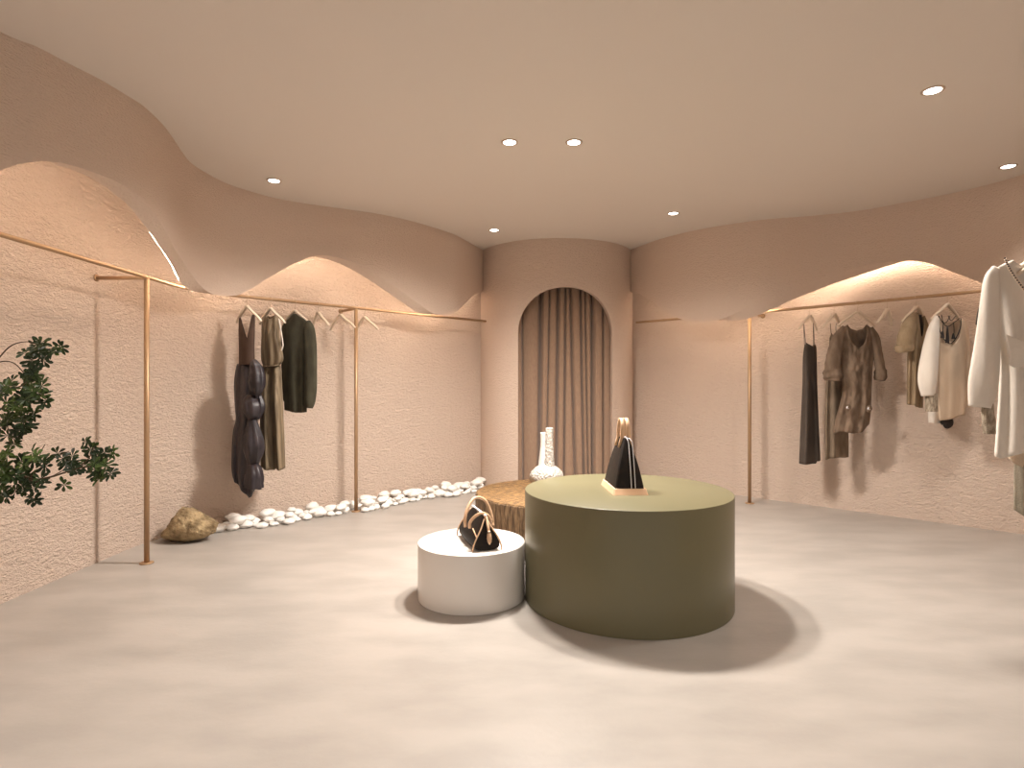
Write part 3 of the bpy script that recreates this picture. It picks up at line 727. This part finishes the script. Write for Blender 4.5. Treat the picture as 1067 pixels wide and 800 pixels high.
# tall bag on the green plinth
B2 = thing('trapeze_handbag', 'tall tapering black handbag with tan base and white zip line on the olive plinth', 'handbag', (.682, 3.575, GH+.001), math.radians(2))
def frus(bm, x0, x1, y0, y1, z0, X0, X1, Y0, Y1, z1, nb=10, bulge=0):
    secs = []
    for k in range(nb+1):
        t = k/nb; b = bulge*math.sin(PI*t)
        a0 = x0+(X0-x0)*t-b; a1 = x1+(X1-x1)*t+b; c0 = y0+(Y0-y0)*t-b; c1 = y1+(Y1-y1)*t+b; z = z0+(z1-z0)*t
        r = min(.012, (a1-a0)*.3); s = []
        for (cx_, cy_, st_) in ((a1-r, c1-r, 0), (a0+r, c1-r, 1), (a0+r, c0+r, 2), (a1-r, c0+r, 3)):
            for j in range(4):
                q = PI/2*(st_+j/3); s.append((cx_+r*math.cos(q), cy_+r*math.sin(q), z))
        secs.append(s)
    loft(bm, secs)
bm = bmesh.new(); frus(bm, -.104, .104, -.195, .195, 0, -.094, .094, -.178, .178, .034, 3); autosmooth(obj('base', bm, M['tan'], B2))
bm = bmesh.new(); frus(bm, -.086, .086, -.170, .170, .030, -.016, .016, -.085, .085, .318, 12, .006); autosmooth(obj('body', bm, M['bagblack'], B2), 50)
for dx in (-.0115, .0115):      # zip line runs up the near end and over the ridge
    def face_y(z): 
        t = (z-.030)/.288; return -.170+.085*t-.006*math.sin(PI*t)-.002
    pts = [(.020+dx, face_y(z), z) for z in (.036,.09,.15,.21,.26,.29)] + [(.012+dx*.8, -.088, .312), (.004+dx*.5, -.070, .3215), (dx*.4, 0, .3215), (dx*.4,.07,.3215)]
    bm = bmesh.new(); tube(bm, catmull(pts, 4), 1, flat=(.0024,.0016), up=(0,-.6,1) if False else None); obj('zip', bm, M['zip'], B2)
for s in (-1, 1):
    # handle loop and its leather tab on each broad side
    pts = []
    for k in range(19):
        a = PI*k/18; pts.append((s*(.020-.006*math.sin(a)), -.052*math.cos(a)*(1+.25*math.sin(a)), .315+.118*math.sin(a)**.8))
    def side_x(z): t = (z-.030)/.288; return s*(.086-.070*t+.006*math.sin(PI*t)+.003)
    pts = [(side_x(.262), -.048, .262),(side_x(.29), -.05, .29)] + pts + [(side_x(.29), .05, .29),(side_x(.262), .048, .262)]
    bm = bmesh.new(); tube(bm, pts, 1, flat=(.0045,.011), up=(1,0,0)); obj('handle', bm, M['tan'], B2)

# ------------------------------------------------------------ curtain in the arch
ct = thing('curtain', 'floor length brown pleated curtain filling the arched opening', 'curtain', (.585, 7.33, 0))
bm = bmesh.new(); NU, NV = 420, 24; g_ = []
SL = [(-.78,-.78,1),(-.60,-.60,.9),(-.46,-.445,.6),(-.224,-.25,1.3),(-.115,-.165,.5),(-.008,-.035,.9),(.083,.060,.7),(.142,.215,.9),(.268,.32,.8),(.325,.37,.6),(.42,.42,1.3),(.552,.552,.6),(.66,.67,.8),(.78,.78,1)]
def drape_y(x, v):
    e = [b_+(t_-b_)*v**.8 for t_, b_, w_ in SL]
    for i in range(len(e)-1):
        if x <= e[i+1]:
            w = e[i+1]-e[i]; t = (x-e[i])/w; dl_, dr_ = SL[i][2]*.030/(w/2), SL[i+1][2]*.030/(w/2)
            el = min(1, 2*t/min(1, dl_*1.1)); er = min(1, 2*(1-t)/min(1, dr_*1.1))
            body = -.030-.018*math.sin(i*2.7)-.022*math.sin(PI*t)*min(1.4, w/.12)
            return body*(1-(1-el)**2)*(1-(1-er)**2)+.055*SL[i][2]*(1-el)**2+.055*SL[i+1][2]*(1-er)**2
    return 0
for i in range(NU+1):
    x = -.70+1.40*i/NU; col = []
    for j in range(NV+1):
        v = j/NV; z = .012+v*2.56
        col.append(bm.verts.new((x, drape_y(x, v)+.006*math.sin(x*9+v*3), z)))
    g_.append(col)
for i in range(NU):
    for j in range(NV): bm.faces.new((g_[i][j], g_[i+1][j], g_[i+1][j+1], g_[i][j+1]))
obj('drape', bm, M['curtain'], ct, sol=.004)
bm = bmesh.new(); tube(bm, [(-.705,0,2.60),(.705,0,2.60)], .014, 10); obj('curtain_rod', bm, M['brass'], ct)

# ------------------------------------------------------------ rock and pebbles
def stone(name, loc, size, m, seed, sub=4, rough=.12, rotz=0, ang=False):
    bm = bmesh.new(); bmesh.ops.create_icosphere(bm, subdivisions=sub, radius=1)
    rg = random.Random(seed); planes = []
    if ang:
        for _ in range(13):
            n_ = Vector((rg.uniform(-1,1), rg.uniform(-1,1), rg.uniform(-.6,1))).normalized(); planes.append((n_, rg.uniform(.68,.88)))
    for v in bm.verts:
        d = v.co.normalized(); r = 1+rough*noise.noise(d*1.6+Vector((seed,0,0)))
        p = d*r
        for n_, k in planes:
            e = p.dot(n_)-k
            if e > 0: p -= n_*e*.92
        if ang: p *= 1+.03*noise.noise(p*7)+.012*noise.noise(p*22)
        v.co = Vector((p.x*size[0], p.y*size[1], p.z*size[2]))
    zmin = min(v.co.z for v in bm.verts)
    for v in bm.verts: 
        v.co.z = max(v.co.z, zmin+size[2]*.12)-zmin-size[2]*.12
    o = obj(name, bm, m); o.location = loc; o.rotation_euler = (0,0,rotz); return o
bm = bmesh.new()
R0 = [(-.225,.03),(-.20,.085),(-.12,.19),(-.06,.27),(0,.262),(.09,.215),(.16,.17),(.225,.135),(.205,.07),(.12,.02),(0,0),(-.12,0)]
bmesh.ops.create_icosphere(bm, subdivisions=5, radius=1)
def prof_r(a):
    # radius of the outline R0 around (0,.12) in direction a
    d = Vector((math.cos(a), math.sin(a))); best = .05
    for i in range(len(R0)):
        p = Vector(R0[i])-Vector((0,.12)); q = Vector(R0[(i+1)%len(R0)])-Vector((0,.12)); e = q-p
        den = d.x*e.y-d.y*e.x
        if abs(den) < 1e-9: continue
        t = (p.x*e.y-p.y*e.x)/den; s_ = (p.x*d.y-p.y*d.x)/den
        if t > 0 and -1e-6 <= s_ <= 1+1e-6: best = max(best, t)
    return best
for v in bm.verts:
    d = v.co.normalized(); a = math.atan2(d.z, d.x); h = math.hypot(d.x, d.z)
    r = prof_r(a)*h**.8; yy = d.y
    q = 1+.07*noise.noise(d*2.5)+.06*noise.noise(d*7)+.035*noise.noise(d*15)+.02*noise.noise(d*32)
    v.co = Vector((r*math.cos(a)*q, yy*.15*q, max(.0, .12+r*math.sin(a)*q)))
rk = obj('boulder', bm, M['rock']); rk.location = (-2.68, 4.86, .0); rk.rotation_euler = (0, 0, math.radians(-4))
tag(rk, 'rough golden brown boulder on the floor beside the brass post', 'rock')

protos = [stone('pebble', (0,0,0), (.060+.004*i, .050+.002*i, .032+.002*i), M['peb'], 11+i, 3, .25) for i in range(4)]
dw = Vector((1,1,0)).normalized(); nw = Vector((1,-1,0)).normalized()
used = [False]*4; placed = []; tries = 0; rg = random.Random(7)
LEN = (Vector((-.47,7.53,0))-Vector((-2.78,5.22,0))).length
while len(placed) < 150 and tries < 9000:
    tries += 1
    s_ = rg.random(); along = s_*LEN
    wid = .10+.20*min(1, s_*5)*(1 if s_ < .9 else .5)+.05*math.sin(s_*17)
    off = .065+wid*rg.random()
    sc = rg.choice((.62,.7,.8,.9,1.0,1.15,1.3)) if s_ < .4 else rg.choice((.55,.65,.8,1.0,1.25,1.6))
    p = Vector((-2.78,5.22,0))+dw*along+nw*off; r = .060*sc
    z = 0; ok = True
    for q, r2, z2 in placed:
        d = (p-q).length
        if d < (r+r2)*.96: ok = False; break
    if (p-Vector((-1.59,5.96,0))).length < .055+r: ok = False
    if (p-Vector((CX,CY,0))).length < CR+r+.01: ok = False
    if not ok: continue
    placed.append((p, r, 0)); i = len(placed) % 4
    o = protos[i] if not used[i] else protos[i].copy()
    if used[i]: COL.objects.link(o)
    used[i] = True
    o.location = (p.x, p.y, .0); o.scale = (sc, sc, sc*rg.uniform(.85,1.25)); o.rotation_euler = (0, 0, rg.uniform(-.6,.6)+.5)
    tag(o, 'smooth white pebble lying on the floor in the long row along the left wall', 'pebble', 'white pebbles along the left wall')
# a second layer resting in the hollows
base = list(placed); cnt = 0; tops = []
for (p, r, z) in base:
    for (q, r2, z2) in base:
        if cnt >= 34: break
        d = (p-q).length
        if p is q or d > .135 or d < .07 or rg.random() > .45: continue
        c = (p+q)/2
        if any((c-t_).length < .12 for t_ in tops): continue
        if min((c-Vector((-1.59,5.96,0))).length, 9) < .10: continue
        tops.append(c); cnt += 1
        o = protos[cnt % 4].copy(); COL.objects.link(o)
        sc = rg.choice((.7,.8,.9,1.05)); o.location = (c.x, c.y, .047); o.scale = (sc, sc, sc); o.rotation_euler = (rg.uniform(-.12,.12), rg.uniform(-.12,.12), rg.uniform(0,1.2))
        tag(o, 'smooth white pebble resting on top of other pebbles along the left wall', 'pebble', 'white pebbles lying on top of the row')
x, y = (229-533.5)/F*5.36, 5.36
o = stone('pebble', (x-.01, 5.30, 0), (.066,.05,.036), M['peb2'], 31, 3, .2, .3); tag(o, 'tan brown pebble at the left end of the row, nearest the boulder', 'pebble')

# ------------------------------------------------------------ plant reaching in from the left
PX, PY = -2.48, 2.42
pl = thing('potted_shrub', 'potted shrub with thin branches of dark star shaped leaves reaching in at left', 'plant', (PX, PY, 0))
bm = bmesh.new(); lathe(bm, [(.14,0),(.17,.02),(.21,.20),(.22,.38),(.215,.40),(.195,.40),(.19,.36)], 40, capt=True); obj('pot', bm, M['pot'], pl)
bm = bmesh.new(); lathe(bm, [(.188,.361),(.10,.368),(.02,.370)], 32); obj('soil', bm, M['soil'], pl)
def pw(px, py, D): return Vector(((px-533.5)/F*D-PX, D-PY, EYE+(400-py)*D/F))
bm = bmesh.new()
S0 = Vector((0,0,.36)); A = Vector((.02,.0,.85)); Bn = Vector((.05,-.01,1.15)); Cn = Vector((.10,0,1.32)); 
tube(bm, catmull([S0, (.01,.01,.6), A, Bn, Cn], 6), [.016-.0003*i for i in range(25)], 8)
def br(pts, r0=.006, r1=.0015):
    P = catmull(pts, 6); tube(bm, P, [r0+(r1-r0)*i/(len(P)-1) for i in range(len(P))], 6)
Dp = 2.45
br([Cn, pw(-20,398,Dp), pw(-2,374,Dp), pw(12,360,Dp), pw(27,356,Dp), pw(38,358,Dp)], .004)
br([pw(-10,384,Dp), pw(0,377,Dp), pw(14,378,Dp), pw(25,389,Dp), pw(30,400,Dp)], .003)
br([Cn, pw(-20,410,2.4), pw(5,405,2.4), pw(22,402,2.4), pw(34,392,2.4)], .004)
br([Cn, pw(-15,425,2.5), pw(5,432,2.5), pw(18,420,2.5), pw(40,414,2.5)], .005)
br([Bn, pw(-30,470,2.45), pw(0,480,2.45), pw(30,498,2.45), pw(52,497,2.4), pw(80,488,2.4), pw(104,484,2.4), pw(116,477,2.4)], .007)
br([pw(20,492,2.45), pw(38,502,2.45), pw(62,492,2.45), pw(74,482,2.45)], .003)
br([pw(30,498,2.45), pw(45,485,2.45), pw(58,476,2.45), pw(72,470,2.45)], .003)
br([Bn, pw(-40,500,2.5), pw(-5,505,2.5), pw(20,510,2.5), pw(36,520,2.5)], .005)
br([pw(80,488,2.4), pw(92,478,2.4), pw(98,466,2.4)], .0025)
br([pw(5,432,2.5), pw(8,445,2.5), pw(10,462,2.45)], .003)
br([pw(40,478,2.45), pw(44,468,2.45), pw(47,463,2.45)], .0015)
obj('branches', bm, M['twig'], pl)
bm = bmesh.new(); rg = random.Random(3)
def leaf(c, d, n, L, wd):
    s = d.cross(n).normalized()
    pr = [(0,.0),(.25,.32),(.55,.95),(.78,1),(.95,.5),(1.02,0)]
    up, lo, mid = [], [], []
    for t, w in pr:
        p = c+d*L*t-n*(.18*L*t*t); up.append(bm.verts.new(p+s*wd*w+n*wd*w*.35)); lo.append(bm.verts.new(p-s*wd*w+n*wd*w*.35)); mid.append(bm.verts.new(p))
    for k in range(len(pr)-1):
        for a in (up, lo):
            try: bm.faces.new((mid[k], mid[k+1], a[k+1], a[k]))
            except ValueError: pass
def cluster(c, R=.036, nl=7):
    n = Vector((rg.gauss(0,.35), -1, rg.gauss(.5,.4))).normalized()
    a = n.cross(Vector((0,0,1))).normalized(); b = a.cross(n)
    q0 = rg.random()*6
    for k in range(nl):
        q = q0+2*PI*k/nl+rg.uniform(-.25,.25); d = (a*math.cos(q)+b*math.sin(q)+n*rg.uniform(-.1,.45)).normalized()
        leaf(c, d, (n+d*.2).normalized(), R*rg.uniform(.75,1.2), R*.185)
def cloud(px, py, spread, cnt, D=2.42):
    for _ in range(max(1, int(cnt*.9+.5))):
        cluster(pw(px+rg.gauss(0,spread), py+rg.gauss(0,spread*.8), D+rg.uniform(-.10,.10)))
for c in ((44,358,3.5,3),(55,364,4.5,7),(40,366,3,3),(32,373,4,4),(46,372,3,3),(37,385,4,6),(30,392,3,3),(30,400,3,3),(45,398,2,1),
          (8,402,4,4),(0,408,4,4),(38,411,5,7),(28,413,4,4),(46,417,3,3),(14,420,5,6),(26,423,5,7),(10,430,5,5),(34,428,3,3),(22,436,4,5),(4,440,4,4),(18,447,4,4),(26,446,3,2),
          (10,455,3,2),(15,464,2,2),(8,475,3,3),(0,478,3,2),(22,482,4,3),(36,476,4,4),(6,492,5,5),(16,494,4,4),(0,500,4,4),(5,512,4,3),(30,505,4,4),(22,508,4,3),(36,520,3,3),(44,500,2.5,2),(28,497,3,3),
          (61,475,2.5,2),(46,483,2,2),(71,483,3,3),(76,490,3,3),(74,473,2,1),(92,467,2.5,2),(98,464,2,1),(108,474,2.5,2),(115,472,2,2),(101,479,2.5,3),(92,484,3,3),(107,488,3.5,4),(116,491,2.5,2),(97,494,3,2),(104,499,2.5,2),(67,506,1,1),(-12,420,8,9),(-12,490,8,9)):
    cloud(*c)
for _ in range(60):
    cluster(Vector((rg.gauss(-.05,.13), rg.gauss(0,.12), rg.gauss(1.22,.16))), .034)
obj('foliage', bm, M['leaf'], pl, smooth=False)
